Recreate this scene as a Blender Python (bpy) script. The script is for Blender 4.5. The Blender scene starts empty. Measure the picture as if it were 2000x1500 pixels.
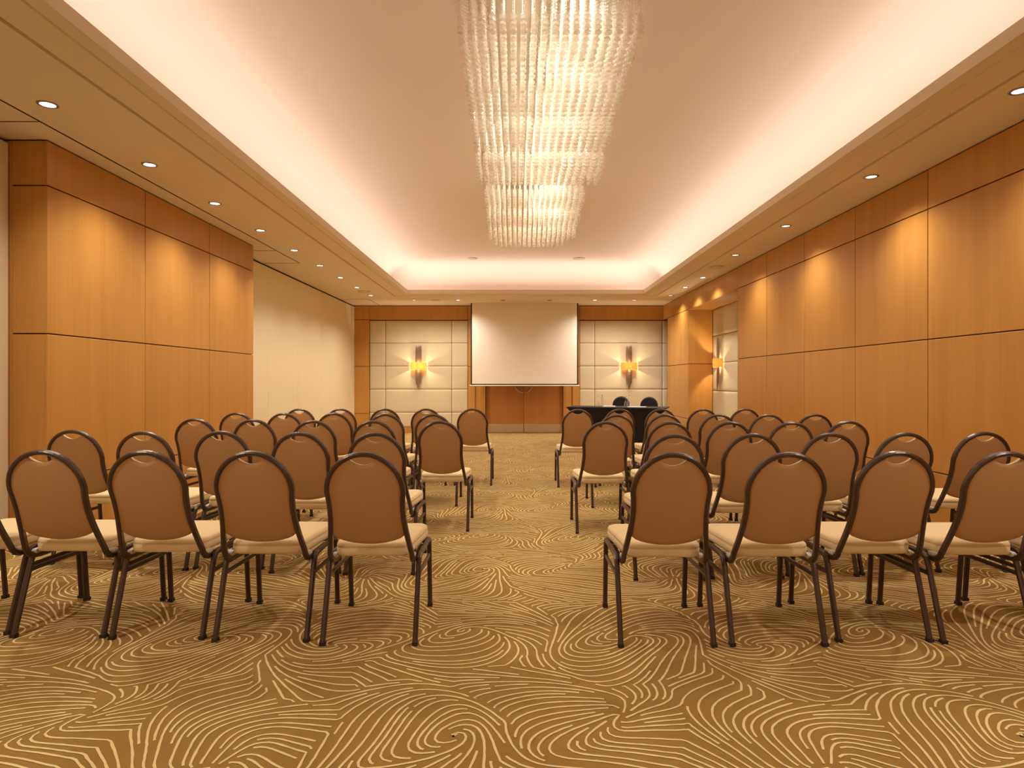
import bpy, math, random
import numpy as np
from mathutils import Vector

random.seed(7)
SC = bpy.context.scene
COL = SC.collection
PI = math.pi

# ------------------------------------------------------------------ camera, world, exposure, cove light
cam_d = bpy.data.cameras.new('camera')
cam = bpy.data.objects.new('camera', cam_d)
COL.objects.link(cam)
cam.location = (0, 0, 1.25)
cam.rotation_euler = (PI / 2, 0, 0)
cam_d.sensor_width = 36.0
cam_d.lens = 22.5
cam_d.shift_x = -0.004
cam_d.shift_y = -0.0025
cam_d.clip_start = 0.05
SC.camera = cam

world = bpy.data.worlds.new('world')
SC.world = world
world.use_nodes = True
world.node_tree.nodes['Background'].inputs[0].default_value = (0.02, 0.015, 0.01, 1)
world.node_tree.nodes['Background'].inputs[1].default_value = 0.0

SC.view_settings.view_transform = 'Standard'
SC.view_settings.look = 'None'
SC.view_settings.exposure = 0.28
SC.view_settings.gamma = 1.0
SC.view_settings.use_curve_mapping = False
SC.cycles.use_denoising = True
SC.cycles.max_bounces = 6
SC.cycles.diffuse_bounces = 4
SC.cycles.glossy_bounces = 3
SC.cycles.transparent_max_bounces = 8
SC.cycles.use_adaptive_sampling = True
SC.cycles.adaptive_threshold = 0.08
SC.cycles.adaptive_min_samples = 16
SC.cycles.sample_clamp_indirect = 6.0

# room dimensions (metres; the camera stands at x = 0, y = 0 and looks along +y)
ZC = 3.09                       # soffit
ZT = 3.75                       # tray ceiling
XR, XL, XP = 3.56, -3.56, -3.93
YB, YF = 15.5, -4.0
TX0, TX1, TY0, TY1 = -2.287, 2.68, -2.5, 13.45   # opening of the tray
COVE = (1.0, 0.86, 0.80)
COVE_W = 3.7                   # watts per metre
SPOT_W = 92.0
WARM = (1.0, 0.93, 0.80)


def area_light(name, loc, sx, sy, watts, color, rot=(PI, 0, 0)):
    d = bpy.data.lights.new(name, 'AREA')
    d.shape = 'RECTANGLE'
    d.size, d.size_y = sx, sy
    d.energy = watts
    d.color = color
    o = bpy.data.objects.new(name, d)
    COL.objects.link(o)
    o.location = loc
    o.rotation_euler = rot
    return o


dz, dd, tl = ZC + 0.055, 0.29, math.radians(42)
LX, LY = TX1 - TX0, TY1 - TY0
area_light('cove_light', (TX0 - dd, (TY0 + TY1) / 2, dz), 0.06, LY + 0.3, COVE_W * LY, COVE, (0, PI + tl, 0))
area_light('cove_light', (TX1 + dd, (TY0 + TY1) / 2, dz), 0.06, LY + 0.3, COVE_W * LY, COVE, (0, PI - tl, 0))
area_light('cove_light', ((TX0 + TX1) / 2, TY1 + dd, dz), LX, 0.06, COVE_W * LX, COVE, (PI + tl, 0, 0))
area_light('cove_light', ((TX0 + TX1) / 2, TY0 - dd, dz), LX, 0.06, COVE_W * LX, COVE, (PI - tl, 0, 0))

# ------------------------------------------------------------------ materials


def new_mat(name):
    m = bpy.data.materials.new(name)
    m.use_nodes = True
    nt = m.node_tree
    return m, nt, nt.nodes['Principled BSDF'], nt.nodes, nt.links


def flat(name, col, rough=0.5, metal=0.0, spec=0.5, emit=None, emit_s=0.0):
    m, nt, b, N, L = new_mat(name)
    b.inputs['Base Color'].default_value = (*col, 1)
    b.inputs['Roughness'].default_value = rough
    b.inputs['Metallic'].default_value = metal
    b.inputs['Specular IOR Level'].default_value = spec
    if emit:
        b.inputs['Emission Color'].default_value = (*emit, 1)
        b.inputs['Emission Strength'].default_value = emit_s
    return m


def math_node(N, L, op, a, b=None, c=None):
    n = N.new('ShaderNodeMath')
    n.operation = op
    for i, v in enumerate((a, b, c)):
        if v is None:
            continue
        if isinstance(v, (int, float)):
            n.inputs[i].default_value = v
        else:
            L.new(v, n.inputs[i])
    return n.outputs[0]


def mix_col(N, L, fac, a, b):
    n = N.new('ShaderNodeMix')
    n.data_type = 'RGBA'
    for i, v in ((0, fac), (6, a), (7, b)):
        if isinstance(v, (int, float)):
            n.inputs[i].default_value = v
        elif isinstance(v, tuple):
            n.inputs[i].default_value = (*v, 1)
        else:
            L.new(v, n.inputs[i])
    return n.outputs[2]


def noise(N, L, vec, scale, detail=3.0, rough=0.5):
    n = N.new('ShaderNodeTexNoise')
    n.inputs['Scale'].default_value = scale
    n.inputs['Detail'].default_value = detail
    n.inputs['Roughness'].default_value = rough
    L.new(vec, n.inputs['Vector'])
    return n


def mapping(N, L, vec, scale):
    n = N.new('ShaderNodeMapping')
    n.inputs['Scale'].default_value = scale
    L.new(vec, n.inputs['Vector'])
    return n.outputs[0]


def bump(N, L, b, height, strength, dist):
    n = N.new('ShaderNodeBump')
    n.inputs['Strength'].default_value = strength
    n.inputs['Distance'].default_value = dist
    L.new(height, n.inputs['Height'])
    L.new(n.outputs[0], b.inputs['Normal'])


def wood_mat(name, c1, c2, rough=0.34):
    m, nt, b, N, L = new_mat(name)
    g = N.new('ShaderNodeNewGeometry')
    oi = N.new('ShaderNodeObjectInfo')
    v1 = mapping(N, L, g.outputs['Position'], (7, 7, 0.35))
    v2 = mapping(N, L, g.outputs['Position'], (60, 60, 1.6))
    n1 = noise(N, L, v1, 1.0, 3.0, 0.55)
    n2 = noise(N, L, v2, 1.0, 4.0, 0.6)
    f = math_node(N, L, 'MULTIPLY_ADD', n2.outputs['Fac'], 0.45, math_node(N, L, 'MULTIPLY', n1.outputs['Fac'], 0.55))
    f = math_node(N, L, 'MULTIPLY_ADD', math_node(N, L, 'SUBTRACT', f, 0.5), 2.2, 0.5)
    f = math_node(N, L, 'ADD', f, math_node(N, L, 'MULTIPLY', math_node(N, L, 'SUBTRACT', oi.outputs['Random'], 0.5), 0.35))
    f = math_node(N, L, 'MINIMUM', math_node(N, L, 'MAXIMUM', f, 0.0), 1.0)
    L.new(mix_col(N, L, f, c1, c2), b.inputs['Base Color'])
    b.inputs['Roughness'].default_value = rough
    b.inputs['Specular IOR Level'].default_value = 0.45
    bump(N, L, b, n2.outputs['Fac'], 0.05, 0.004)
    return m


def cloth_mat(name, col, vary=0.08, scale=700.0, rough=0.9, bs=0.12, spec=0.2, sheen=0.0):
    m, nt, b, N, L = new_mat(name)
    tc = N.new('ShaderNodeTexCoord')
    n1 = noise(N, L, tc.outputs['Object'], scale, 2.0, 0.6)
    n2 = noise(N, L, tc.outputs['Object'], 6.0, 2.0, 0.5)
    f = math_node(N, L, 'MULTIPLY_ADD', n1.outputs['Fac'], 0.6, math_node(N, L, 'MULTIPLY', n2.outputs['Fac'], 0.4))
    lo = tuple(c * (1 - vary) for c in col)
    hi = tuple(min(1, c * (1 + vary)) for c in col)
    L.new(mix_col(N, L, f, lo, hi), b.inputs['Base Color'])
    b.inputs['Roughness'].default_value = rough
    b.inputs['Specular IOR Level'].default_value = spec
    b.inputs['Sheen Weight'].default_value = sheen
    bump(N, L, b, n1.outputs['Fac'], bs, 0.002)
    return m


def carpet_mat(name, c_lo, c_hi, c_fleck, fleck):
    m, nt, b, N, L = new_mat(name)
    g = N.new('ShaderNodeNewGeometry')
    pos = g.outputs['Position']
    n3 = noise(N, L, pos, 420.0, 2.0, 0.7)
    n4 = noise(N, L, pos, 2.6, 4.0, 0.6)
    col = mix_col(N, L, n4.outputs['Fac'], c_lo, c_hi)
    col = mix_col(N, L, math_node(N, L, 'MULTIPLY', n3.outputs['Fac'], fleck), col, c_fleck)
    L.new(col, b.inputs['Base Color'])
    b.inputs['Roughness'].default_value = 0.95
    b.inputs['Specular IOR Level'].default_value = 0.1
    bump(N, L, b, n3.outputs['Fac'], 0.35, 0.004)
    return m


def crystal_mat():
    m, nt, b, N, L = new_mat('crystal')
    b.inputs['Base Color'].default_value = (0.93, 0.88, 0.79, 1)
    b.inputs['Roughness'].default_value = 0.06
    b.inputs['Specular IOR Level'].default_value = 1.0
    b.inputs['Coat Weight'].default_value = 0.4
    b.inputs['Coat Roughness'].default_value = 0.02
    tr = N.new('ShaderNodeBsdfTransparent')
    tr.inputs[0].default_value = (1, 0.985, 0.96, 1)
    tl = N.new('ShaderNodeBsdfTranslucent')
    tl.inputs[0].default_value = (0.95, 0.90, 0.82, 1)
    mx0 = N.new('ShaderNodeMixShader'); mx0.inputs[0].default_value = 0.35
    L.new(b.outputs[0], mx0.inputs[1]); L.new(tl.outputs[0], mx0.inputs[2])
    lw = N.new('ShaderNodeLayerWeight'); lw.inputs['Blend'].default_value = 0.35
    f = math_node(N, L, 'MULTIPLY_ADD', lw.outputs['Facing'], 0.45, 0.45)
    mx = N.new('ShaderNodeMixShader')
    L.new(f, mx.inputs[0])
    L.new(tr.outputs[0], mx.inputs[1]); L.new(mx0.outputs[0], mx.inputs[2])
    L.new(mx.outputs[0], nt.nodes['Material Output'].inputs['Surface'])
    return m


def glass_mat():
    m, nt, b, N, L = new_mat('clear_glass')
    b.inputs['Base Color'].default_value = (0.75, 0.72, 0.68, 1)
    b.inputs['Roughness'].default_value = 0.05
    b.inputs['Specular IOR Level'].default_value = 0.9
    tr = N.new('ShaderNodeBsdfTransparent')
    tr.inputs[0].default_value = (0.93, 0.93, 0.92, 1)
    lw = N.new('ShaderNodeLayerWeight'); lw.inputs['Blend'].default_value = 0.45
    f = math_node(N, L, 'MULTIPLY_ADD', lw.outputs['Facing'], 0.55, 0.10)
    mx = N.new('ShaderNodeMixShader')
    L.new(f, mx.inputs[0]); L.new(tr.outputs[0], mx.inputs[1]); L.new(b.outputs[0], mx.inputs[2])
    L.new(mx.outputs[0], nt.nodes['Material Output'].inputs['Surface'])
    return m


def shade_mat():
    m, nt, b, N, L = new_mat('lamp_shade_fabric')
    b.inputs['Base Color'].default_value = (0.80, 0.42, 0.16, 1)
    b.inputs['Roughness'].default_value = 0.8
    tl = N.new('ShaderNodeBsdfTranslucent')
    tl.inputs[0].default_value = (0.85, 0.42, 0.14, 1)
    mx = N.new('ShaderNodeMixShader'); mx.inputs[0].default_value = 0.55
    L.new(b.outputs[0], mx.inputs[1]); L.new(tl.outputs[0], mx.inputs[2])
    L.new(mx.outputs[0], nt.nodes['Material Output'].inputs['Surface'])
    return m


M = dict(
    wood=wood_mat('cherry_veneer', (0.45, 0.200, 0.042), (0.57, 0.280, 0.068)),
    groove=flat('groove_dark', (0.085, 0.022, 0.008), 0.7),
    wooddoor=wood_mat('door_veneer', (0.40, 0.150, 0.036), (0.50, 0.205, 0.052)),
    cream=flat('cream_laminate', (0.80, 0.68, 0.47), 0.33),
    black=flat('black_gap', (0.012, 0.008, 0.006), 0.8),
    paint=flat('ceiling_paint', (0.74, 0.62, 0.48), 0.9, spec=0.1),
    tray=flat('tray_paint', (0.80, 0.69, 0.60), 0.95, spec=0.05),
    fabric=cloth_mat('wall_fabric', (0.61, 0.50, 0.33), 0.07, 260.0, 0.85, 0.08),
    carpet=carpet_mat('carpet_ground', (0.31, 0.175, 0.044), (0.41, 0.250, 0.072), (0.22, 0.110, 0.026), 0.55),
    carpetline=carpet_mat('carpet_line', (0.76, 0.58, 0.28), (0.84, 0.66, 0.34), (0.58, 0.40, 0.17), 0.35),
    frame=flat('bronze_frame', (0.066, 0.038, 0.024), 0.33, 0.35, 0.6),
    glide=flat('black_glide', (0.020, 0.014, 0.012), 0.6),
    bumper=flat('grey_bumper', (0.55, 0.50, 0.45), 0.5),
    seat=cloth_mat('beige_upholstery', (0.72, 0.55, 0.31), 0.06, 900.0, 0.75, 0.06, 0.25),
    back=cloth_mat('tan_pad_back', (0.44, 0.245, 0.105), 0.05, 900.0, 0.62, 0.05, 0.3),  # backs of the chair pads, darker tan than the beige fronts
    blackcloth=cloth_mat('black_stretch_cloth', (0.014, 0.008, 0.011), 0.2, 800.0, 0.75, 0.08, 0.25, 0.05),
    screen=flat('screen_white', (0.86, 0.78, 0.67), 0.85, spec=0.1),
    steel=flat('brushed_steel', (0.60, 0.52, 0.42), 0.38, 0.85),
    chrome=flat('polished_steel', (0.65, 0.60, 0.55), 0.15, 1.0),
    kick=flat('kick_plate_steel', (0.56, 0.42, 0.27), 0.42, 0.6),
    rod=flat('antique_rod', (0.42, 0.30, 0.22), 0.28, 0.9),
    ring=flat('downlight_ring', (0.30, 0.27, 0.25), 0.35, 0.7),
    lens=flat('downlight_lens', (0.9, 0.9, 0.9), 0.4, emit=(1.0, 0.97, 0.98), emit_s=6.0),
    lens2=flat('downlight_lens_dim', (0.9, 0.9, 0.9), 0.4, emit=(1.0, 0.94, 0.86), emit_s=1.6),
    white=flat('white_paper', (0.85, 0.82, 0.78), 0.8),
    note=flat('notepad_cream', (0.75, 0.63, 0.47), 0.8),
    plastic=flat('detector_plastic', (0.62, 0.50, 0.40), 0.6),
    crystal=crystal_mat(),
    glass=glass_mat(),
    shade=shade_mat(),
    bulb=flat('bulb', (1, 1, 1), 0.5, emit=(1.0, 0.80, 0.52), emit_s=20.0),
)

for k in ('lens', 'lens2', 'bulb'):
    M[k].cycles.emission_sampling = 'NONE'

# ------------------------------------------------------------------ mesh helpers


class MB:
    def __init__(self):
        self.v, self.f, self.sm = [], [], []

    def add(self, verts, faces, smooth=False):
        o = len(self.v)
        self.v += [tuple(p) for p in verts]
        self.f += [tuple(i + o for i in f) for f in faces]
        self.sm += [smooth] * len(faces)
        return self

    def box(self, x0, x1, y0, y1, z0, z1):
        v = [(x0, y0, z0), (x1, y0, z0), (x1, y1, z0), (x0, y1, z0),
             (x0, y0, z1), (x1, y0, z1), (x1, y1, z1), (x0, y1, z1)]
        f = [(0, 3, 2, 1), (4, 5, 6, 7), (0, 1, 5, 4), (1, 2, 6, 5), (2, 3, 7, 6), (3, 0, 4, 7)]
        return self.add(v, f)

    def rings(self, rings, cap0=True, cap1=True, smooth=True, closed=True):
        n = len(rings[0])
        v = [p for r in rings for p in r]
        f = []
        for i in range(len(rings) - 1):
            for j in range(n if closed else n - 1):
                k = (j + 1) % n
                f.append((i * n + j, i * n + k, (i + 1) * n + k, (i + 1) * n + j))
        self.add(v, f, smooth)
        o = len(self.v) - len(v)
        if cap0:
            self.f.append(tuple(o + j for j in reversed(range(n)))); self.sm.append(False)
        if cap1:
            self.f.append(tuple(o + (len(rings) - 1) * n + j for j in range(n))); self.sm.append(False)
        return self

    def lathe(self, prof, seg=16, origin=(0, 0, 0), smooth=True, caps=True):
        ox, oy, oz = origin
        rs = [[(ox + r * math.cos(2 * PI * k / seg), oy + r * math.sin(2 * PI * k / seg), oz + z) for k in range(seg)] for r, z in prof]
        return self.rings(rs, caps, caps, smooth)

    def sweep(self, pts, norms, w, h, cham=0.35, cap=True, smooth=False):
        """octagonal bar along pts; norms = direction of the h axis at each point"""
        pts = [Vector(p) for p in pts]
        rs = []
        for i, p in enumerate(pts):
            a = pts[max(0, i - 1)]; c = pts[min(len(pts) - 1, i + 1)]
            t = (c - a).normalized()
            nn = Vector(norms[i]); nn = (nn - t * nn.dot(t)).normalized()
            s = t.cross(nn)
            hw, hh = w / 2, h / 2
            k = cham * min(w, h)
            sec = [(hw, -hh + k), (hw, hh - k), (hw - k, hh), (-hw + k, hh), (-hw, hh - k), (-hw, -hh + k), (-hw + k, -hh), (hw - k, -hh)]
            rs.append([tuple(p + s * a_ + nn * b_) for a_, b_ in sec])
        return self.rings(rs, cap, cap, smooth)

    def mesh(self, name, mat):
        me = bpy.data.meshes.new(name)
        me.from_pydata(self.v, [], self.f)
        me.polygons.foreach_set('use_smooth', self.sm)
        me.materials.append(mat)
        me.update()
        import bmesh
        bm = bmesh.new(); bm.from_mesh(me)
        bmesh.ops.recalc_face_normals(bm, faces=bm.faces)
        bm.to_mesh(me); bm.free()
        return me

    def build(self, name, mat, parent=None, loc=(0, 0, 0), rz=0.0):
        return obj(name, self.mesh(name, mat), parent, loc, rz)


def obj(name, me, parent=None, loc=(0, 0, 0), rz=0.0):
    o = bpy.data.objects.new(name, me)
    COL.objects.link(o)
    o.location = loc
    o.rotation_euler = (0, 0, rz)
    o.parent = parent
    return o


def np_mesh(name, v, f, mat, smooth):
    me = bpy.data.meshes.new(name)
    me.vertices.add(len(v))
    me.vertices.foreach_set('co', v.astype(np.float32).ravel())
    me.loops.add(f.size)
    me.loops.foreach_set('vertex_index', f.astype(np.int32).ravel())
    me.polygons.add(len(f))
    me.polygons.foreach_set('loop_start', np.arange(len(f), dtype=np.int32) * 4)
    me.polygons.foreach_set('loop_total', np.full(len(f), 4, dtype=np.int32))
    me.update(calc_edges=True)
    me.polygons.foreach_set('use_smooth', np.full(len(f), smooth))
    me.materials.append(mat)
    me.validate()
    return me


def tag(o, label, cat, group=None):
    o['label'] = label
    o['category'] = cat
    if group:
        o['group'] = group
    return o


def struct(o):
    o['kind'] = 'structure'
    return o


def thing(name, label, cat, loc=(0, 0, 0), rz=0.0, group=None):
    o = bpy.data.objects.new(name, None)
    o.empty_display_size = 0.1
    COL.objects.link(o)
    o.location = loc
    o.rotation_euler = (0, 0, rz)
    return tag(o, label, cat, group)


def bevel_panel(w, h, t, bev):
    """flat board in the local xz plane, front face at y = 0 facing -y, thickness t behind"""
    mb = MB()
    def r(ins, y):
        return [(-w / 2 + ins, y, -h / 2 + ins), (w / 2 - ins, y, -h / 2 + ins), (w / 2 - ins, y, h / 2 - ins), (-w / 2 + ins, y, h / 2 - ins)]
    mb.rings([r(0, t), r(0, bev), r(bev, 0)], True, True, False)
    return mb


def pillow_panel(w, h, t):
    """upholstered tile: soft edges, front face towards -y"""
    mb = MB()
    def rr(ins, y, rad):
        pts = []
        a, b = w / 2 - ins, h / 2 - ins
        for cx, cz, a0 in ((a - rad, -b + rad, -90), (a - rad, b - rad, 0), (-a + rad, b - rad, 90), (-a + rad, -b + rad, 180)):
            for k in range(4):
                an = math.radians(a0 + 30 * k)
                pts.append((cx + rad * math.cos(an), y, cz + rad * math.sin(an)))
        return pts
    rs = [rr(0, t, 0.012), rr(0, t * 0.45, 0.012), rr(0.006, t * 0.2, 0.012), rr(0.020, t * 0.06, 0.015), rr(0.06, 0.0, 0.02)]
    mb.rings(rs, True, True, True)
    return mb


_pcache = {}


def panel(parent, kind, name, mat, u0, u1, z0, z1, plane, at, t=0.015):
    """a board on a wall. plane: 'back' faces -y at y=at; 'right' faces -x at x=at; 'left' faces +x at x=at"""
    w, h = round(u1 - u0, 4), round(z1 - z0, 4)
    key = (kind, w, h, t, mat.name)
    if key not in _pcache:
        mb = pillow_panel(w, h, t) if kind == 'soft' else bevel_panel(w, h, t, 0.0025)
        _pcache[key] = mb.mesh(name, mat)
    c, zc = (u0 + u1) / 2, (z0 + z1) / 2
    if plane == 'back':
        return obj(name, _pcache[key], parent, (c, at, zc), 0)
    if plane == 'right':
        return obj(name, _pcache[key], parent, (at, c, zc), -PI / 2)
    return obj(name, _pcache[key], parent, (at, c, zc), PI / 2)


# ------------------------------------------------------------------ the room
mb = MB()
mb.add([(-4.4, YF - 0.2, 0), (4.4, YF - 0.2, 0), (4.4, YB + 0.3, 0), (-4.4, YB + 0.3, 0)], [(0, 1, 2, 3)])
floor = struct(mb.build('floor', M['carpet']))


def swirl_lines(T=2.0, dsep=0.0345, ds=0.0115, seed=5):
    """evenly spaced streamlines of a whorled direction field on a periodic T x T tile"""
    rn = random.Random(seed)
    cs = []
    for gy in range(2):
        for gx in range(3):
            cs.append(((gx + 0.5 + rn.uniform(-0.25, 0.25) + (0.25 if gy else -0.25)) * T / 3, (gy + 0.5 + rn.uniform(-0.25, 0.25)) * T / 2, 1 if rn.random() < 0.5 else -1, rn.uniform(0.0, 1.0), rn.uniform(0, 2 * PI)))
    w = 2 * PI / T

    def field(x, y):
        best, bd = None, 1e9
        wx = x + 0.13 * math.sin(w * y * 2 + 1.3) + 0.07 * math.sin(w * (3 * x + y))
        wy = y + 0.11 * math.sin(w * x * 2 + 0.4) + 0.06 * math.sin(w * (2 * y - 3 * x))
        for c in cs:
            dx = (wx - c[0] + T / 2) % T - T / 2
            dy = (wy - c[1] + T / 2) % T - T / 2
            d2 = dx * dx + dy * dy
            if d2 < bd:
                bd, best = d2, (dx, dy, c)
        dx, dy, c = best
        r = math.sqrt(bd)
        # elongated whorl that turns with the radius
        a0 = c[4] + c[2] * 4.0 * r
        ca_, sa_ = math.cos(a0), math.sin(a0)
        u, v = dx * ca_ + dy * sa_, -dx * sa_ + dy * ca_
        tu, tv = -v * 2.1, u
        gx, gy = tu * ca_ - tv * sa_, tu * sa_ + tv * ca_
        an = math.atan2(gy, gx) + c[2] * (0.12 + 0.36 * c[3])
        return math.cos(an), math.sin(an)

    cell = dsep
    n = int(math.ceil(T / cell)); cell = T / n
    grid = {}

    def near(x, y, lim, skip=None, own=None):
        ci, cj = int(x / cell), int(y / cell)
        l2 = lim * lim
        for i in (ci - 1, ci, ci + 1):
            for j in (cj - 1, cj, cj + 1):
                for (px, py, sid, k) in grid.get((i % n, j % n), ()):
                    if skip is not None and sid == skip and abs(k - own) < 8:
                        continue
                    ddx = (px - x + T / 2) % T - T / 2
                    ddy = (py - y + T / 2) % T - T / 2
                    if ddx * ddx + ddy * ddy < l2:
                        return True
        return False

    lines, queue = [], [(0.3, 0.3)]
    rn2 = random.Random(1)
    queue += [(rn2.random() * T, rn2.random() * T) for _ in range(400)]
    qi = 0
    sid = 0
    while qi < len(queue):
        x0, y0 = queue[qi]; qi += 1
        x0 %= T; y0 %= T
        if near(x0, y0, dsep * 0.96):
            continue
        halves = []
        mine = []
        for sg in (1, -1):
            x, y = x0, y0
            pts = []
            fx, fy = field(x, y)
            px, py = fx * sg, fy * sg
            for st_ in range(170):
                fx, fy = field(x % T, y % T)
                if fx * px + fy * py < 0:
                    fx, fy = -fx, -fy
                if fx * px + fy * py < 0.05:
                    break
                mx, my = x + fx * ds / 2, y + fy * ds / 2
                hx, hy = field(mx % T, my % T)
                if hx * fx + hy * fy < 0:
                    hx, hy = -hx, -hy
                x, y = x + hx * ds, y + hy * ds
                px, py = hx, hy
                if near(x % T, y % T, dsep * 0.62):
                    break
                k = sg * (st_ + 1)
                if any(abs(kk - k) > 8 and ((qx - x + T / 2) % T - T / 2) ** 2 + ((qy - y + T / 2) % T - T / 2) ** 2 < (dsep * 0.62) ** 2 for qx, qy, kk in mine[::2]):
                    break
                pts.append((x, y)); mine.append((x, y, k))
            halves.append(pts)
        ln_ = halves[1][::-1] + [(x0, y0)] + halves[0]
        if len(ln_) < 5:
            continue
        for k, (x, y) in enumerate(ln_):
            xm, ym = x % T, y % T
            grid.setdefault((int(xm / cell) % n, int(ym / cell) % n), []).append((xm, ym, sid, k))
        for k in range(0, len(ln_), 2):
            a_, b_ = ln_[max(0, k - 1)], ln_[min(len(ln_) - 1, k + 1)]
            tx, ty = b_[0] - a_[0], b_[1] - a_[1]
            l_ = math.hypot(tx, ty) or 1
            for q in (1, -1):
                queue.append((ln_[k][0] - q * ty / l_ * dsep, ln_[k][1] + q * tx / l_ * dsep))
        lines.append(ln_); sid += 1
    return lines


def carpet_lines():
    T = 2.0
    rn = random.Random(2)
    V, F = [], []
    for ln_ in swirl_lines(T):
        P_ = ln_[::2] if (len(ln_) % 2) else ln_[::2] + [ln_[-1]]
        o = len(V)
        for k, (x, y) in enumerate(P_):
            a_, b_ = P_[max(0, k - 1)], P_[min(len(P_) - 1, k + 1)]
            tx, ty = b_[0] - a_[0], b_[1] - a_[1]
            l_ = math.hypot(tx, ty) or 1
            nx, ny = -ty / l_, tx / l_
            w0, w1 = 0.0045 + rn.uniform(-0.0011, 0.0011), 0.0045 + rn.uniform(-0.0011, 0.0011)
            V += [(x + nx * w0, y + ny * w0, 0.0015), (x - nx * w1, y - ny * w1, 0.0015)]
            if k:
                i = o + 2 * k
                F.append((i - 2, i - 1, i + 1, i))
    V, F = np.array(V), np.array(F)
    vs, fs = [], []
    for i in range(4):
        for j in range(8):
            fs.append(F + len(vs) * len(V))
            vs.append(V + np.array([-4.0 + T * i, -0.2 + T * j, 0.0]))
    V, F = np.concatenate(vs), np.concatenate(fs)
    me = np_mesh('carpet_lines', V, F, M['carpetline'], False)
    o = obj('carpet_lines', me, floor)
    o['kind'] = 'stuff'


carpet_lines()

# ceiling: soffit with mouldings, lip, cove trough and vault as mitred rings around the tray opening
prof = [(0.345, ZC), (0.343, ZC + 0.022), (0.315, ZC + 0.022), (0.313, ZC), (0.108, ZC), (0.096, ZC + 0.016), (0.092, ZC + 0.004), (0.0, ZC + 0.004), (0.0, ZC + 0.086), (0.02, ZC + 0.086), (0.02, ZC + 0.025), (0.50, ZC + 0.025)]
curve = [(0.50, ZC + 0.025)]
for k in range(13):
    a = PI / 2 * k / 12
    curve.append((-0.10 + 0.60 * math.cos(a), ZT - 0.42 + 0.42 * math.sin(a)))


def corner(k, d):
    return ((TX0 - d, TY0 - d), (TX1 + d, TY0 - d), (TX1 + d, TY1 + d), (TX0 - d, TY1 + d))[k]


ceil = MB()
outer = [(-4.4, YF - 0.2), (4.4, YF - 0.2), (4.4, YB + 0.3), (-4.4, YB + 0.3)]
for k in range(4):
    k2 = (k + 1) % 4
    a, b = corner(k, prof[0][0]), corner(k2, prof[0][0])
    ceil.add([(*outer[k], ZC), (*outer[k2], ZC), (*b, ZC), (*a, ZC)], [(0, 1, 2, 3)])
    for i in range(len(prof) - 1):
        (d0, z0), (d1, z1) = prof[i], prof[i + 1]
        ceil.add([(*corner(k, d0), z0), (*corner(k2, d0), z0), (*corner(k2, d1), z1), (*corner(k, d1), z1)], [(0, 1, 2, 3)])
struct(ceil.build('ceiling', M['paint']))
vault = MB()
for k in range(4):
    k2 = (k + 1) % 4
    vv, ff = [], []
    for d, z in curve:
        vv += [(*corner(k, d), z), (*corner(k2, d), z)]
    for i in range(len(curve) - 1):
        ff.append((2 * i, 2 * i + 1, 2 * i + 3, 2 * i + 2))
    vault.add(vv, ff, True)
d = curve[-1][0]
vault.add([(*corner(k, d), ZT) for k in range(4)], [(0, 1, 2, 3)])
struct(vault.build('ceiling_tray', M['tray']))

ROWS = ((2.745, 3.078), (1.618, 2.735), (0.483, 1.608), (0.004, 0.473))
G = 0.005

# right wall: niche between y = 10.28 and 13.24, notch beyond y = 15.03
mb = MB()
mb.box(XR + 0.015, XR + 0.9, YF, 10.28, 0, ZC)
mb.box(XR + 0.015, XR + 0.9, 13.24, 15.03, 0, 2.735)
mb.box(XR + 0.015, XR + 0.9, 10.28, YB + 0.2, 2.742, ZC)
mb.box(4.09, 4.46, 10.28, 13.24, 0, 2.742)
mb.box(3.90, 4.46, 15.03, YB + 0.2, 0, 2.742)
wr = struct(mb.build('wall_right', M['groove']))
edges = [10.28 - 1.186 * k for k in range(13)]
edges[-1] = YF + 0.02
for i in range(len(edges) - 1):
    for z0, z1 in ROWS:
        panel(wr, 'hard', 'panel', M['wood'], edges[i + 1] + G, edges[i] - (G if i else 0), z0, z1, 'right', XR)
for z0, z1 in ROWS[1:]:
    panel(wr, 'hard', 'panel', M['wood'], 13.24, 15.03, z0, z1, 'right', XR)
panel(wr, 'hard', 'panel', M['wood'], 10.285, 13.235, *ROWS[0], 'right', XR)
panel(wr, 'hard', 'panel', M['wood'], 13.245, YB - 0.04, *ROWS[0], 'right', XR)
# niche: far cheek facing the camera, soffit, fabric back
for z0, z1 in ROWS[1:]:
    panel(wr, 'hard', 'panel', M['wood'], XR + 0.002, 4.06, z0, z1, 'back', 13.24 - 0.012, 0.012)
MB().box(XR, 4.075, 10.28, 13.23, 2.728, 2.741).build('niche_soffit', M['wood'], wr)
FR = (2.728, 2.18, 1.62, 1.06, 0.50, 0.147)
for i in range(5):
    for y0, y1 in ((10.29, 11.75), (11.755, 13.225)):
        panel(wr, 'soft', 'upholstered_panel', M['fabric'], y0, y1, FR[i + 1] + 0.003, FR[i] - 0.003, 'right', 4.06, 0.03)
panel(wr, 'hard', 'plinth', M['wood'], 10.29, 13.225, 0.004, 0.143, 'right', 4.055, 0.03)

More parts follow.
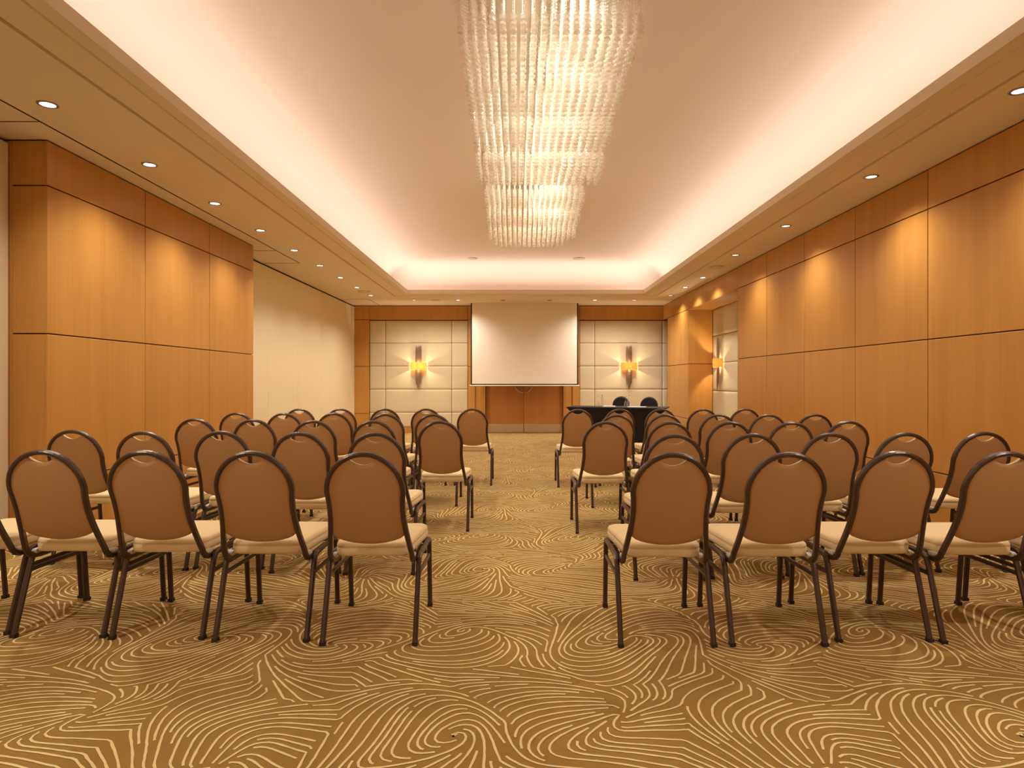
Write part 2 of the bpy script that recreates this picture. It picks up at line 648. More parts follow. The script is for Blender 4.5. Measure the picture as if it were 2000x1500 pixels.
# left wall: cream operable partition, near leaf run and far leaf run
mb = MB().box(XP - 0.4, XP - 0.02, YF, YB + 0.2, 0, ZC)
wl = struct(mb.build('wall_left', M['black']))
le = [15.25, 14.28, 12.90, 11.52, 10.15, 8.60]
for i in range(len(le) - 1):
    panel(wl, 'hard', 'partition_leaf', M['cream'], le[i + 1] + 0.003, le[i] - 0.003, 0.012, ZC - 0.03, 'left', XP, 0.02)
panel(wl, 'hard', 'partition_jamb', M['cream'], 15.26, YB - 0.02, 0.0, ZC - 0.03, 'left', XP + 0.02, 0.04)
XN = -3.852                     # face of the near leaves
ne = [4.858, 3.53, 2.16, 0.79, -0.58, -1.95, -3.32, YF]
for i in range(len(ne) - 1):
    panel(wl, 'hard', 'partition_leaf', M['cream'], ne[i + 1] + 0.003, ne[i] - 0.003, 0.012, ZC - 0.03, 'left', XN, 0.10)

# wood-clad bay that stands proud of the partition
BY0, BY1 = 4.86, 8.67
mb = MB().box(XP, XL - 0.015, BY0 + 0.015, BY1 - 0.015, 0, ZC)
bay = struct(mb.build('wall_left_bay', M['groove']))
be = [BY0, 6.146, 7.43, BY1]
for z0, z1 in ROWS:
    for i in range(3):
        panel(bay, 'hard', 'panel', M['wood'], be[i] + (G if i else 0), be[i + 1] - (G if i < 2 else 0), z0, z1, 'left', XL)
    panel(bay, 'hard', 'panel', M['wood'], XN + 0.028, XL - 0.017, z0, z1, 'back', BY0)
panel(bay, 'hard', 'edge_strip', M['wood'], XN - 0.05, XN + 0.025, 0.004, 3.078, 'back', BY0 + 0.004)

# back wall
mb = MB()
mb.box(-4.4, -0.744, YB + 0.03, YB + 0.3, 0, ZC)
mb.box(1.14, 4.4, YB + 0.03, YB + 0.3, 0, ZC)
mb.box(-0.744, 1.14, YB + 0.03, YB + 0.3, 2.21, ZC)
mb.box(-0.744, 1.14, YB + 0.14, YB + 0.3, 0, 2.21)
wb = struct(mb.build('wall_back', M['groove']))
YP = YB - 0.03
for z0, z1 in ROWS:
    panel(wb, 'hard', 'panel', M['wood'], XP + 0.02, -3.555, z0, z1, 'back', YP, 0.06)
panel(wb, 'hard', 'panel', M['wood'], -3.55, -1.17, *ROWS[0], 'back', YP, 0.06)
panel(wb, 'hard', 'panel', M['wood'], 1.54, XR + 0.01, *ROWS[0], 'back', YP, 0.06)
for z0, z1 in ROWS:
    panel(wb, 'hard', 'panel', M['wood'], -1.163, -0.994, z0, z1, 'back', YP, 0.06)
    panel(wb, 'hard', 'panel', M['wood'], 1.366, 1.533, z0, z1, 'back', YP, 0.06)
panel(wb, 'hard', 'jamb', M['wood'], -0.990, -0.744, 0.004, 3.078, 'back', YB + 0.005, 0.03)
panel(wb, 'hard', 'jamb', M['wood'], 1.14, 1.362, 0.004, 3.078, 'back', YB + 0.005, 0.03)
panel(wb, 'hard', 'panel', M['wood'], -0.74, 1.136, 2.215, 3.078, 'back', YB + 0.005, 0.03)
MB().box(-0.75, -0.744, YB + 0.035, YB + 0.14, 0, 2.21).build('reveal', M['wood'], wb)
MB().box(1.14, 1.146, YB + 0.035, YB + 0.14, 0, 2.21).build('reveal', M['wood'], wb)
for xs in ((-3.548, -3.165, -1.558, -1.170), (1.540, 1.905, 3.544, 3.89)):
    for i in range(5):
        for j in range(3):
            panel(wb, 'soft', 'upholstered_panel', M['fabric'], xs[j] + 0.003, xs[j + 1] - 0.003, FR[i + 1] + 0.003, FR[i] - 0.003, 'back', YB, 0.03)
    panel(wb, 'hard', 'plinth', M['wood'], xs[0], xs[3], 0.004, 0.143, 'back', YB - 0.004, 0.034)

# wall behind the camera
mb = MB().box(-4.4, 4.4, YF - 0.2, YF, 0, ZC)
struct(mb.build('wall_front', M['cream']))

# doors under the screen
for n, (x0, x1, s) in enumerate(((-0.738, 0.183, 1), (0.189, 1.134, -1))):
    dr = struct(bevel_panel(x1 - x0, 2.19, 0.05, 0.003).build('door_%d' % (n + 1), M['wooddoor'], None, ((x0 + x1) / 2, YB + 0.08, 1.101)))
    MB().box(-(x1 - x0) / 2 + 0.01, (x1 - x0) / 2 - 0.01, -0.004, 0.001, -1.09, -0.885).build('kick_plate', M['kick'], dr)
    pts, nr = [], []
    for k in range(17):
        a = PI / 2 + PI * k / 16
        cx = s * ((x1 - x0) / 2 - 0.012)
        pts.append((cx + s * 0.20 * math.cos(a), -0.05, 0.075 + 0.20 * math.sin(a)))
        nr.append((0, 1, 0))
    h = MB().sweep(pts, nr, 0.030, 0.022, 0.35)
    for k in (2, 14):
        px, py, pz = pts[k]
        h.box(px - 0.008, px + 0.008, -0.05, 0.002, pz - 0.008, pz + 0.008)
    h.build('pull_handle', M['chrome'], dr)

# partition track slots in the soffit
t = 1
for x0, x1, y0, y1 in ((-3.376, -3.362, YF + 0.05, 9.95), (-3.90, -3.376, 4.525, 4.535), (-3.90, -3.376, 8.995, 9.005), (-3.92, -3.376, 9.945, 9.955),
                       (-3.30, -3.288, 14.30, 15.45), (-3.92, -3.29, 14.295, 14.305)):
    struct(MB().box(x0, x1, y0, y1, ZC - 0.002, ZC + 0.004).build('trim_%d' % t, M['black']))
    t += 1

# ------------------------------------------------------------------ projection screen
YS = 15.03
ps = thing('projection_screen', 'white pull-down projection screen with black edges in front of the double doors', 'screen', (0.198, YS, 1.15))
MB().box(-1.2325, 1.2325, -0.001, 0.001, 0.045, ZC - 1.15).build('screen_surface', M['screen'], ps)
for x0, x1 in ((-1.262, -1.2325), (1.2325, 1.262)):
    MB().box(x0, x1, -0.0012, 0.0012, 0.016, ZC - 1.15).build('black_edge', M['black'], ps)
MB().box(-1.2325, 1.2325, -0.0012, 0.0012, 0.016, 0.045).build('black_edge', M['black'], ps)
MB().sweep([(-1.292, 0, 0.004), (1.292, 0, 0.004)], [(0, 1, 0)] * 2, 0.026, 0.03, 0.3).build('weight_bar', M['white'], ps)

# ------------------------------------------------------------------ downlights


def ring_prof(ri, ro, h):
    return [(ri, 0.0), (ri, -h * 0.6), ((ri + ro) / 2, -h), (ro, -h * 0.5), (ro, 0.0)]


_dl = {}


def downlight(x, y, label, bright=True, watts=None, aim=None):
    if not _dl:
        _dl['ring'] = MB().lathe(ring_prof(0.046, 0.064, 0.008), 24, caps=False).mesh('trim_ring', M['ring'])
        _dl['lens'] = MB().lathe([(0.001, -0.002), (0.047, -0.002), (0.047, 0.0)], 24, caps=True, smooth=False).mesh('lens', M['lens'])
        _dl['lens2'] = MB().lathe([(0.001, -0.002), (0.047, -0.002), (0.047, 0.0)], 24, caps=True, smooth=False).mesh('lens', M['lens2'])
    o = thing('ceiling_downlight', label, 'downlight', (x, y, ZC), 0, 'recessed downlights in the soffit')
    obj('trim_ring', _dl['ring'], o)
    obj('lens', _dl['lens' if bright else 'lens2'], o)
    d = bpy.data.lights.new('downlight_lamp', 'SPOT')
    d.energy = SPOT_W if watts is None else watts
    d.color = WARM
    d.spot_size = math.radians(148)
    d.spot_blend = 1.0
    d.shadow_soft_size = 0.045
    l = bpy.data.objects.new('downlight_lamp', d)
    COL.objects.link(l)
    l.parent = o
    l.location = (0, 0, -0.02)
    tilt = math.radians(15)
    l.rotation_euler = (0, (-tilt if x < -3 else tilt if x > 3 else 0), 0)
    return o


ORD = ('first', 'second', 'third', 'fourth', 'fifth', 'sixth', 'seventh', 'eighth', 'ninth', 'tenth')
for k in range(9):
    downlight(-3.11, 4.25 + 1.18 * k, 'bright round downlight, %s from the viewer in the left soffit row' % ORD[k])
for k, y in enumerate((1.89, -0.47, -2.83)):  # out-of-frame lamps carrying the left row on, added for fill, stronger than the rest
    downlight(-3.11, y, 'unseen round fill downlight in the left soffit row behind the viewer, %s back' % ORD[k], True, SPOT_W * 1.3)
RY = ((3.19, 4.05), (3.19, 5.75), (3.19, 7.57), (3.19, 9.31), (3.305, 11.33), (3.305, 12.50), (3.305, 13.69))
for k, (x, y) in enumerate(RY):
    downlight(x, y, 'round downlight with dark rim, %s from the viewer in the right soffit row' % ORD[k], bright=k in (4, 5))
for k, y in enumerate((1.7, -0.4, -2.5)):  # unseen continuation of the right row, added to fill the near zone
    downlight(3.19, y, 'unseen round fill downlight in the right soffit row behind the viewer, %s back' % ORD[k], False, SPOT_W * 1.3)
for x, lb, br in ((-2.31, 'dim round downlight above the left wall sconce', False), (-1.31, 'bright round downlight just left of the projection screen', True),
                  (1.78, 'bright round downlight just right of the projection screen', True), (2.67, 'dim round downlight above the right wall sconce', False)):
    downlight(x, 14.47, lb, br, SPOT_W * 1.1)

# small round devices on the ceilings
for x, y, z, r, lb, cat, nm in (
        (-0.88, 13.0, ZT, 0.10, 'flat round detector on the tray ceiling, left one past the chandelier', 'detector', 'smoke_detector'),
        (1.28, 13.0, ZT, 0.12, 'flat round detector on the tray ceiling, right one past the chandelier', 'detector', 'smoke_detector'),
        (-3.10, 13.07, ZC, 0.125, 'flat round speaker grille at the far left of the soffit', 'speaker', 'ceiling_speaker'),
        (-1.83, 14.47, ZC, 0.11, 'flat round speaker grille between two downlights above the left wall', 'speaker', 'ceiling_speaker'),
        (3.22, 10.27, ZC, 0.11, 'flat round speaker grille in the right soffit before the niche', 'speaker', 'ceiling_speaker'),
        (-0.30, 14.47, ZC, 0.05, 'tiny round sensor in the soffit above the screen, left one', 'sensor', 'ceiling_sensor'),
        (0.76, 14.47, ZC, 0.05, 'tiny round sensor in the soffit above the screen, right one', 'sensor', 'ceiling_sensor')):
    dv = thing(nm, lb, cat, (x, y, z))
    MB().lathe([(r * 0.80, 0.0), (r * 0.80, -0.006), (r, -0.012), (r, 0.0)], 28, caps=False).build('rim', M['ring'] if r < 0.06 else M['plastic'], dv)
    MB().lathe([(0.001, -0.005), (r * 0.80, -0.004), (r * 0.80, 0.0)], 28, caps=False).build('cover', M['paint'], dv)

# ------------------------------------------------------------------ wall sconces


def sconce(loc, rz, label):
    """wall at local y = 0, lamp towards -y"""
    o = thing('wall_sconce', label, 'sconce', loc, rz, 'wall sconces with rod bundles')
    MB().box(-0.05, 0.05, -0.02, 0.0, -0.06, 0.06).build('back_plate', M['rod'], o)
    pts_o, pts_i = [], []
    for k in range(25):
        a = PI * k / 24
        pts_o.append((0.195 * math.cos(a), -0.012 - 0.125 * math.sin(a) ** 0.7))
        pts_i.append((0.191 * math.cos(a), -0.012 - 0.121 * math.sin(a) ** 0.7))
    loop = pts_o + pts_i[::-1]
    MB().rings([[(x, y, z) for x, y in loop] for z in (-0.085, 0.085)], True, True, False).build('shade', M['shade'], o)
    rnd = random.Random(3)
    for i in range(9):
        x = -0.064 + 0.016 * i
        c = 1 - abs(i - 4) / 4.0
        up = 0.46 + 0.05 * rnd.random() + (0.03 if i % 3 == 1 else 0)
        dn = 0.36 + 0.18 * c + 0.03 * rnd.random()
        yy = -0.046 - 0.018 * math.cos((i - 4) / 4 * 1.3)
        MB().lathe([(0.002, -dn - 0.02), (0.0065, -dn), (0.0065, up - 0.03), (0.002, up)], 8, (x, yy, 0)).build('rod', M['rod'], o)
    MB().lathe([(0.004, -0.028), (0.016, -0.015), (0.018, 0.0), (0.016, 0.015), (0.004, 0.028)], 10, (0, -0.112, 0)).build('bulb', M['bulb'], o)
    d = bpy.data.lights.new('sconce_lamp', 'POINT')
    d.energy = 22.0
    d.color = (1.0, 0.80, 0.52)
    d.shadow_soft_size = 0.012
    l = bpy.data.objects.new('sconce_lamp', d)
    COL.objects.link(l)
    l.parent = o
    l.location = (0, -0.080, 0)


sconce((-2.36, YB, 1.62), 0, 'lit wall sconce on the fabric wall left of the projection screen')
sconce((2.73, YB, 1.62), 0, 'lit wall sconce on the fabric wall above the black table')
sconce((4.06, 12.72, 1.617), -PI / 2, 'lit wall sconce inside the niche of the right wood wall')

# ------------------------------------------------------------------ banquet chair
gz = np.polyfit([0.43, 0.75, 0.918], [-0.224, -0.345, -0.385], 2)
g = lambda z: float(np.polyval(gz, z))
dg = lambda z: float(np.polyval(np.polyder(gz), z))
HWZ = [0.43, 0.50, 0.58, 0.65, 0.70, 0.74]
HWX = [0.195, 0.184, 0.174, 0.1695, 0.172, 0.176]
hwf = np.polyfit(HWZ, HWX, 4)


def hw(z):
    if z <= 0.74:
        return float(np.polyval(hwf, z))
    return 0.176 * math.sqrt(max(0.0, 1 - ((z - 0.74) / 0.178) ** 2))


def chair_meshes():
    P = {}
    # arch frame
    side = [(0.10, 0.374), (0.0, 0.374), (-0.12, 0.374), (-0.165, 0.377), (-0.193, 0.387), (-0.211, 0.404), (-0.222, 0.425)]
    pts, nr = [], []
    for i, (y, z) in enumerate(side):
        a = side[max(0, i - 1)]; c = side[min(len(side) - 1, i + 1)]
        ty, tz = c[0] - a[0], c[1] - a[1]
        pts.append((-0.196, y, z)); nr.append((0, -tz, ty))
    for z in np.linspace(0.45, 0.74, 11):
        pts.append((-hw(z), g(z), z)); nr.append((0, -1, dg(z)))
    for k in range(1, 26):
        a = PI - PI * k / 26
        z = 0.74 + 0.178 * math.sin(a)
        pts.append((0.176 * math.cos(a), g(z), z)); nr.append((0, -1, dg(z)))
    right = [((-p[0], p[1], p[2]), n) for p, n in zip(pts[:18], nr[:18])][::-1]
    pts += [p for p, n in right]
    nr += [n for p, n in right]
    P['back_frame'] = MB().sweep(pts, nr, 0.022, 0.030, 0.28).mesh('back_frame', M['frame'])
    # padded back
    out = []
    for z in np.linspace(0.525, 0.74, 9):
        out.append((hw(z) - 0.006, z))
    ze = 0.74 + 0.178 * math.sin(math.acos(0.068 / 0.170))
    for k in range(1, 11):
        a = math.acos(0.068 / 0.170) * k / 10
        out.append((0.170 * math.cos(a), 0.74 + 0.172 * math.sin(a)))
    xt, zt = out[-1]
    for k in range(1, 10):
        x = xt - 2 * xt * k / 10
        out.append((x, zt - 0.030 * (1 - (x / xt) ** 2)))
    left = [(-x, z) for x, z in out[:19]][::-1]
    out += left
    xb, zb = out[0]
    for k in range(1, 14):
        x = -xb + 2 * xb * k / 14
        out.append((x, zb - 0.050 * math.sqrt(max(0, 1 - (x / xb) ** 2)) ** 1.4))
    cx, cz = 0.0, 0.67
    def ring(s, off):
        return [((x - cx) * s + cx, g((z - cz) * s + cz) + off, (z - cz) * s + cz) for x, z in out]
    rs = [ring(0.05, -0.010), ring(0.5, -0.010), ring(0.9, -0.0095), ring(0.975, -0.007), ring(1.0, -0.001), ring(1.0, 0.010), ring(0.985, 0.022), ring(0.92, 0.032), ring(0.5, 0.040), ring(0.05, 0.041)]
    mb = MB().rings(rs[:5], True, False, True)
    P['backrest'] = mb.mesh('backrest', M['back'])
    P['front_pad'] = MB().rings(rs[4:], False, True, True).mesh('front_pad', M['seat'])
    # seat cushion
    def seat_ring(ins, z):
        pts = []
        wr_, wf, y0, y1 = 0.186 - ins, 0.216 - ins, -0.192 + ins, 0.255 - ins
        for (sx, yy, w, rad, a0) in ((1, y0, wr_, 0.055, -90), (1, y1, wf, 0.06, 0), (-1, y1, wf, 0.06, 90), (-1, y0, wr_, 0.055, 180)):
            rad = max(rad - ins, 0.012)
            ccx = sx * (w - rad)
            ccy = yy + rad if yy < 0 else yy - rad
            for k in range(7):
                a = math.radians(a0 + 15 * k)
                pts.append((ccx + rad * math.cos(a), ccy + rad * math.sin(a), z))
        return pts
    rs = [seat_ring(0.012, 0.399), seat_ring(0.003, 0.403), seat_ring(0.0, 0.415), seat_ring(0.0, 0.438), seat_ring(0.003, 0.441), seat_ring(0.0005, 0.444),
          seat_ring(0.001, 0.452), seat_ring(0.006, 0.461), seat_ring(0.018, 0.467), seat_ring(0.06, 0.471), seat_ring(0.15, 0.473)]
    P['seat'] = MB().rings(rs, True, True, True).mesh('seat', M['seat'])
    # legs (front and rear), rails, stretchers; right side at x = +0.218, mirrored meshes share data because the section is symmetric
    def planar(path, w=0.024, h=0.026):
        nr = []
        for i in range(len(path)):
            a = path[max(0, i - 1)]; c = path[min(len(path) - 1, i + 1)]
            nr.append((0, -(c[1] - a[1]), c[0] - a[0]))
        return MB().sweep([(0, y, z) for y, z in path], nr, w, h, 0.28)
    P['rear_leg'] = planar([(-0.268, 0.008), (-0.158, 0.335), (-0.150, 0.356), (-0.137, 0.374), (-0.119, 0.386), (-0.095, 0.390)]).mesh('leg', M['frame'])
    P['front_leg'] = planar([(0.268, 0.008), (0.236, 0.340), (0.232, 0.360), (0.222, 0.376), (0.206, 0.387), (0.185, 0.390)]).mesh('leg', M['frame'])
    P['side_rail'] = planar([(-0.095, 0.390), (0.185, 0.390)]).mesh('side_rail', M['frame'])
    P['stretcher'] = planar([(-0.168, 0.302), (0.240, 0.296)], 0.014, 0.022).mesh('stretcher', M['frame'])
    cap = MB()
    cap.rings([[(sx * 0.0132, sy * 0.0150, z) for sx, sy in ((-1, -1), (1, -1), (1, 1), (-1, 1))] for z in (0.0, 0.018)], True, True, False)
    P['glide'] = cap.mesh('glide', M['glide'])
    P['crossbar'] = MB().box(-0.207, 0.207, -0.012, 0.012, 0.380, 0.396).mesh('crossbar', M['frame'])
    P['stacking_bumper'] = MB().rings([[(x * s, y * s, z) for x, y in ((-0.012, -0.025), (0.012, -0.025), (0.012, 0.025), (-0.012, 0.025))] for s, z in ((0.8, 0.386), (1, 0.392), (1, 0.402), (0.8, 0.408))], True, True, False).mesh('stacking_bumper', M['bumper'])
    return P


CP = chair_meshes()


def build_chair(x, y, rz, label):
    o = thing('banquet_chair', label, 'chair', (x, y, 0), rz, 'banquet chairs set in rows')
    obj('seat', CP['seat'], o)
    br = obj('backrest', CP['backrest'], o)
    fp = obj('front_pad', CP['front_pad'], br)
    obj('back_frame', CP['back_frame'], o)
    for s in (-1, 1):
        for nm, fy in (('rear_leg', -0.268), ('front_leg', 0.268)):
            lg = obj('leg', CP[nm], o, (s * 0.219, 0, 0))
            obj('glide', CP['glide'], lg, (0, fy + (0.002 if fy < 0 else -0.002), 0))
        obj('side_rail', CP['side_rail'], o, (s * 0.219, 0, 0))
        obj('stretcher', CP['stretcher'], o, (s * 0.219, 0, 0))
        obj('stacking_bumper', CP['stacking_bumper'], o, (s * 0.190, -0.150, 0))
    obj('crossbar', CP['crossbar'], o, (0, 0.16, 0))
    return o


# arch-top positions per row: (x, y of the arch), aisle outwards
LEFT = [
    [(-0.698, 2.915), (-1.225, 2.955), (-1.740, 2.985), (-2.232, 3.005), (-2.73, 3.045)],
    [(-0.884, 4.018), (-1.375, 4.05), (-1.915, 4.145), (-2.404, 4.114), (-2.95, 4.247)],
    [(-0.622, 5.215), (-1.174, 5.25), (-1.677, 5.278), (-2.243, 5.454), (-2.789, 5.546)],
    [(-0.816, 6.28), (-1.298, 6.35), (-1.865, 6.54), (-2.367, 6.51), (-2.88, 6.58)],
    [(-0.518, 7.57), (-1.066, 7.57), (-1.55, 7.55), (-2.08, 7.57), (-2.568, 7.57)],
]
RIGHT = [
    [(0.712, 2.895), (1.240, 2.905), (1.768, 2.955), (2.258, 2.935), (2.78, 3.0)],
    [(0.970, 3.90), (1.462, 3.9375), (1.966, 3.987), (2.454, 4.018), (2.988, 4.076)],
    [(0.721, 5.134), (1.2335, 5.114), (1.714, 5.114), (2.192, 5.08), (2.710, 5.215)],
    [(0.975, 6.20), (1.455, 6.25), (1.986, 6.27), (2.4675, 6.25), (2.948, 6.30)],
    [(0.718, 7.43), (1.22, 7.53), (1.71, 7.54), (2.184, 7.46), (2.705, 7.54)],
]
ROWN = ('row nearest the viewer', 'second row from the viewer', 'middle row', 'second row from the screen', 'row nearest the screen')
for sd, blk in (('left', LEFT), ('right', RIGHT)):
    for r, row in enumerate(blk):
        for k, (x, y) in enumerate(row):
            build_chair(x, y + 0.385, 0.0, 'beige banquet chair in the %s, %s %s of the aisle' % (ROWN[r], ORD[k], sd))

# ------------------------------------------------------------------ head table with stretch cover
TH = math.radians(-18)
ca, sa = math.cos(TH), math.sin(TH)
TL, TD = 1.92, 0.76
TA = Vector((0.98, 12.55, 0))                                   # front left corner
TC = TA + Vector((ca, sa, 0)) * TL / 2 + Vector((-sa, ca, 0)) * TD / 2
tb = thing('conference_table', 'folding conference table hidden under the black stretch cover', 'table', (TC.x, TC.y, 0), TH)
MB().box(-TL / 2 + 0.01, TL / 2 - 0.01, -TD / 2 + 0.01, TD / 2 - 0.01, 0.715, 0.745).build('table_top', M['note'], tb)
for sx in (-1, 1):
    for sy in (-1, 1):
        MB().sweep([(sx * (TL / 2 - 0.27), sy * (TD / 2 - 0.08), 0), (sx * (TL / 2 - 0.27), sy * (TD / 2 - 0.08), 0.716)], [(0, 1, 0)] * 2, 0.03, 0.03, 0.3).build('leg', M['steel'], tb)


def cover_ring(z, ix, iy, scoop):
    pts = []
    a, b = TL / 2 - ix, TD / 2 - iy
    cs = [(-a, -b), (a, -b), (a, b), (-a, b)]
    for i in range(4):
        (xa, ya), (xb, yb) = cs[i], cs[(i + 1) % 4]
        for k in range(12):
            t_ = k / 12
            s_ = 4 * t_ * (1 - t_)
            pts.append((xa + (xb - xa) * t_, ya + (yb - ya) * t_, z + scoop * s_))
    return pts


rs = [cover_ring(0.7515, TL * 0.25, TD * 0.25, 0), cover_ring(0.7515, 0.012, 0.012, 0), cover_ring(0.749, 0.002, 0.002, 0), cover_ring(0.742, 0.0, 0.0, 0)]
for z, ix, iy in ((0.71, 0.03, 0.006), (0.64, 0.11, 0.018), (0.54, 0.19, 0.032), (0.42, 0.235, 0.045), (0.25, 0.25, 0.055), (0.02, 0.245, 0.05)):
    rs.append(cover_ring(z, ix, iy, 0.10 * max(0, (0.54 - z) / 0.52) if z < 0.5 else 0))
tc = MB().rings(rs, True, False, True).build('table_cover', M['blackcloth'], None, (TC.x, TC.y, 0), TH)
tag(tc, 'black stretch cover pulled over the head table by the right wall', 'tablecloth')


def covered_chair(x, y, rz, label):
    o = thing('covered_chair', label, 'chair', (x, y, 0), rz, 'black covered chairs behind the head table')
    out = [(0.185, 0.40)]
    for z in (0.5, 0.6, 0.70):
        out.append((0.185, z))
    for k in range(1, 16):
        a = PI * k / 16
        out.append((0.185 * math.cos(a), 0.74 + 0.185 * math.sin(a)))
    out += [(-x_, z_) for x_, z_ in out[:4]][::-1]
    def ring(s, yy):
        return [(x_ * s, yy - 0.22 - 0.25 * (z_ * s + 0.65 * (1 - s) - 0.40) * 0.85, z_ * s + 0.65 * (1 - s)) for x_, z_ in out]
    MB().rings([ring(0.9, -0.02), ring(0.98, -0.014), ring(1.0, 0.0), ring(1.0, 0.02), ring(0.97, 0.036), ring(0.88, 0.045)], True, True, True).build('backrest', M['blackcloth'], o)
    def sr(ins, z):
        return [(sx * (0.22 - ins) , (0.25 - ins) if f else (-0.24 + ins), z) for sx, f in ((-1, 0), (1, 0), (1, 1), (-1, 1))]
    MB().rings([sr(-0.01, 0.32), sr(0.0, 0.45), sr(0.012, 0.468), sr(0.04, 0.475)], True, True, False).build('seat', M['blackcloth'], o)
    for sx in (-1, 1):
        for sy in (-1, 1):
            MB().sweep([(sx * 0.215, sy * 0.245, 0.0), (sx * 0.205, sy * 0.225, 0.34)], [(0, 1, 0)] * 2, 0.045, 0.045, 0.3).build('leg', M['blackcloth'], o)


covered_chair(2.22, 13.62, PI + TH + 0.10, 'black covered chair with rounded back behind the table, nearer the screen')
covered_chair(2.70, 13.22, PI + TH - 0.05, 'black covered chair with rounded back behind the table, nearer the right wall')

# things on the table: local table coordinates (u along the length, v depth)
TZ = 0.752


def on_table(px, v):
    """point on the table top at depth v from its centre line, seen at picture column px from the camera"""
    k = (px - 1008) / 1250.0
    # x = k*y ; (x,y) = TC + u*(ca,sa) + v*(-sa,ca)
    bx, by = TC.x - v * sa, TC.y + v * ca
    u = (k * by - bx) / (ca - k * sa)
    return Vector((bx + u * ca, by + u * sa, TZ))


def bottle(px, v, label):
    p = on_table(px, v)
    o = thing('water_bottle', label, 'bottle', p, 0, 'slim glass bottles on the head table')
    MB().lathe([(0.004, 0.002), (0.028, 0.0), (0.032, 0.006), (0.032, 0.12), (0.030, 0.145), (0.016, 0.185), (0.0135, 0.195), (0.0135, 0.222)], 18).build('body', M['glass'], o)
    MB().lathe([(0.0145, 0.218), (0.0145, 0.236), (0.012, 0.239)], 14).build('cap', M['steel'], o)


def goblet(px, v, label):
    p = on_table(px, v)
    o = thing('stem_glass', label, 'glass', p, 0, 'stem glasses on the head table')
    MB().lathe([(0.036, 0.0), (0.036, 0.004), (0.034, 0.03), (0.026, 0.075), (0.012, 0.105), (0.006, 0.115)], 18).build('bowl', M['glass'], o)
    MB().lathe([(0.005, 0.113), (0.004, 0.14), (0.004, 0.185), (0.007, 0.192)], 10).build('stem', M['glass'], o)
    MB().lathe([(0.006, 0.191), (0.028, 0.197), (0.030, 0.200), (0.004, 0.203)], 18).build('foot', M['glass'], o)


goblet(1169.0, 0.02, 'upturned stem glass on the black table, nearer the screen')
bottle(1176.5, 0.02, 'slim clear bottle on the black table, nearer the screen')
goblet(1222.0, 0.04, 'upturned stem glass on the black table, in front of a black chair')
bottle(1228.5, 0.04, 'slim clear bottle on the black table, between the two black chairs')
p = on_table(1190, -0.08)
npd = thing('notepad', 'cream notepad with pen on the black table beside the first bottle', 'notepad', p, TH + 0.05)
MB().box(-0.11, 0.11, -0.15, 0.15, 0.0, 0.014).build('pages', M['note'], npd)
MB().box(-0.108, 0.108, -0.148, 0.148, 0.014, 0.016).build('cover_sheet', M['white'], npd)
MB().sweep([(-0.05, -0.10, 0.021), (0.06, 0.05, 0.021)], [(0, 0, 1)] * 2, 0.009, 0.009, 0.3).build('pen', M['steel'], npd)
p = on_table(1244, -0.06)
tag(MB().sweep([(-0.17, 0, 0.004), (0.17, 0, 0.004)], [(0, 0, 1)] * 2, 0.24, 0.008, 0.1).build('paper_pad', M['white'], None, p, TH), 'flat white paper pad on the black table before the right chair', 'paper')

# ------------------------------------------------------------------ crystal chandelier
CH = thing('crystal_chandelier', 'long tiered chandelier of hanging crystal bead strands on the tray ceiling', 'chandelier', (0.195, 5.85, ZT))
CX0, CX1, NC = -0.315, 0.70, 18
DY = 0.074
BLOCKS = ((3.60, 8, 1.95, 0, 18), (4.20, 7, 1.90, 0, 18), (4.74, 6, 1.84, 0, 18), (5.20, 7, 1.73, 0, 18), (5.76, 12, 2.02, 1, 17),
          (6.70, 6, 1.90, 0, 18), (7.16, 6, 1.81, 0, 18), (7.62, 5, 1.75, 0, 18), (8.00, 2, 1.69, 1, 16))
SEG = 5


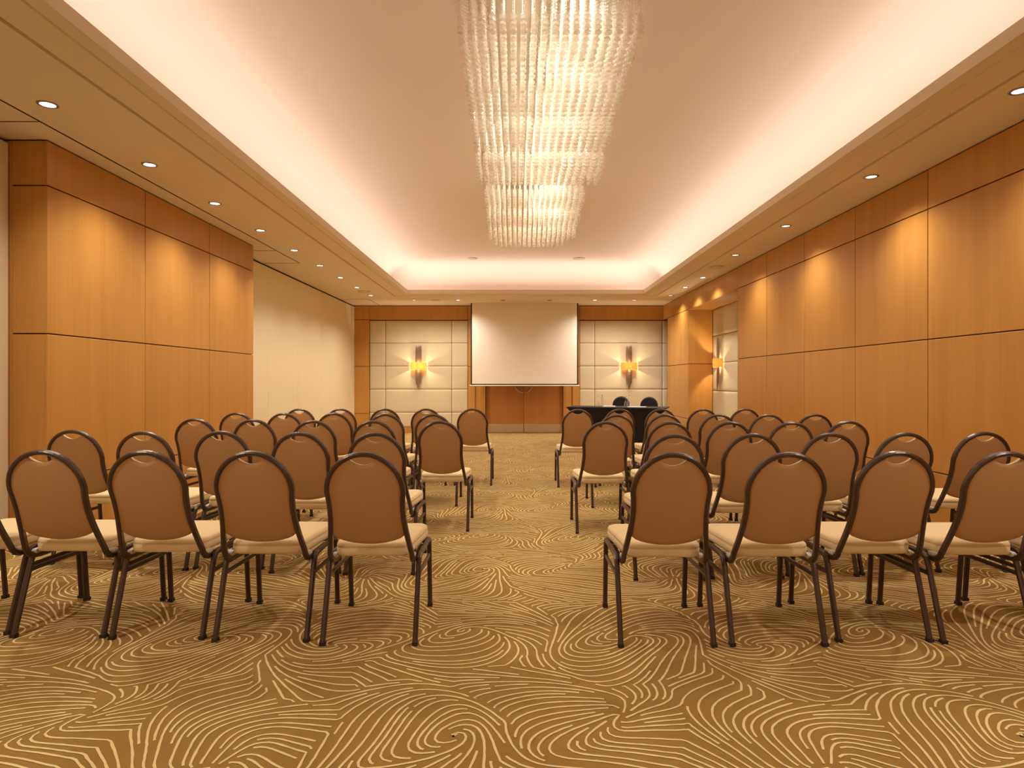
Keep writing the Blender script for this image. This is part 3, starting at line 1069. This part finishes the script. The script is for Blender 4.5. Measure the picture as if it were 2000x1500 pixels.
def strand_arrays(length):
    """one bead strand hanging from z = 0 down to z = -length"""
    prof = []
    z = 0.0
    tail = 4
    while z < length - tail * 0.030:
        prof += [(0.003, -z), (0.0088, -z - 0.010)]
        z += 0.020
    for k in range(tail):
        prof += [(0.006, -z), (0.021, -z - 0.009), (0.021, -z - 0.021)]
        z += 0.030
    prof += [(0.0008, -z)]
    ang = np.arange(SEG) * 2 * PI / SEG
    r = np.array([p[0] for p in prof]); zz = np.array([p[1] for p in prof])
    v = np.zeros((len(prof), SEG, 3))
    v[:, :, 0] = r[:, None] * np.cos(ang)[None]
    v[:, :, 1] = r[:, None] * np.sin(ang)[None]
    v[:, :, 2] = zz[:, None]
    n = len(prof)
    i = np.arange(n - 1)[:, None] * SEG
    j = np.arange(SEG)[None]
    k = (j + 1) % SEG
    f = np.stack([i + j, i + SEG + j, i + SEG + k, i + k], -1).reshape(-1, 4)
    return v.reshape(-1, 3), f


count = 0
rest_v, rest_f, off = [], [], 0
rnd = random.Random(11)
for y0, rows, zb, c0, c1 in BLOCKS:
    v, f = strand_arrays(ZT - 0.03 - (1.25 + zb))
    me = np_mesh('crystal_strand', v, f, M['crystal'], False)
    for r in range(rows):
        for c in range(c0, c1):
            x = CX0 + (CX1 - CX0) * c / (NC - 1) - 0.195
            y = y0 + DY * r - 5.85
            if count < 300:
                obj('crystal_strand', me, CH, (x, y, -0.03))
            else:
                rest_v.append(v + np.array([x, y, -0.03])); rest_f.append(f + off); off += len(v)
            count += 1
st = obj('crystal_strands', np_mesh('crystal_strands', np.concatenate(rest_v), np.concatenate(rest_f), M['crystal'], False), CH)
st['kind'] = 'stuff'
MB().box(-0.56, 0.56, -2.32, 2.34, -0.03, 0.0).build('canopy_plate', M['steel'], CH)
for y in (3.9, 4.5, 5.1, 5.7, 6.3, 6.9, 7.5, 8.0):
    for x in (0.02, 0.38):
        d = bpy.data.lights.new('chandelier_lamp', 'SPOT')
        d.energy = 34.0
        d.color = (1.0, 0.93, 0.80)
        d.spot_size = math.radians(125)
        d.spot_blend = 1.0
        d.shadow_soft_size = 0.06
        l = bpy.data.objects.new('chandelier_lamp', d)
        COL.objects.link(l)
        l.parent = CH
        l.location = (x - 0.195, y - 5.85, -0.10)
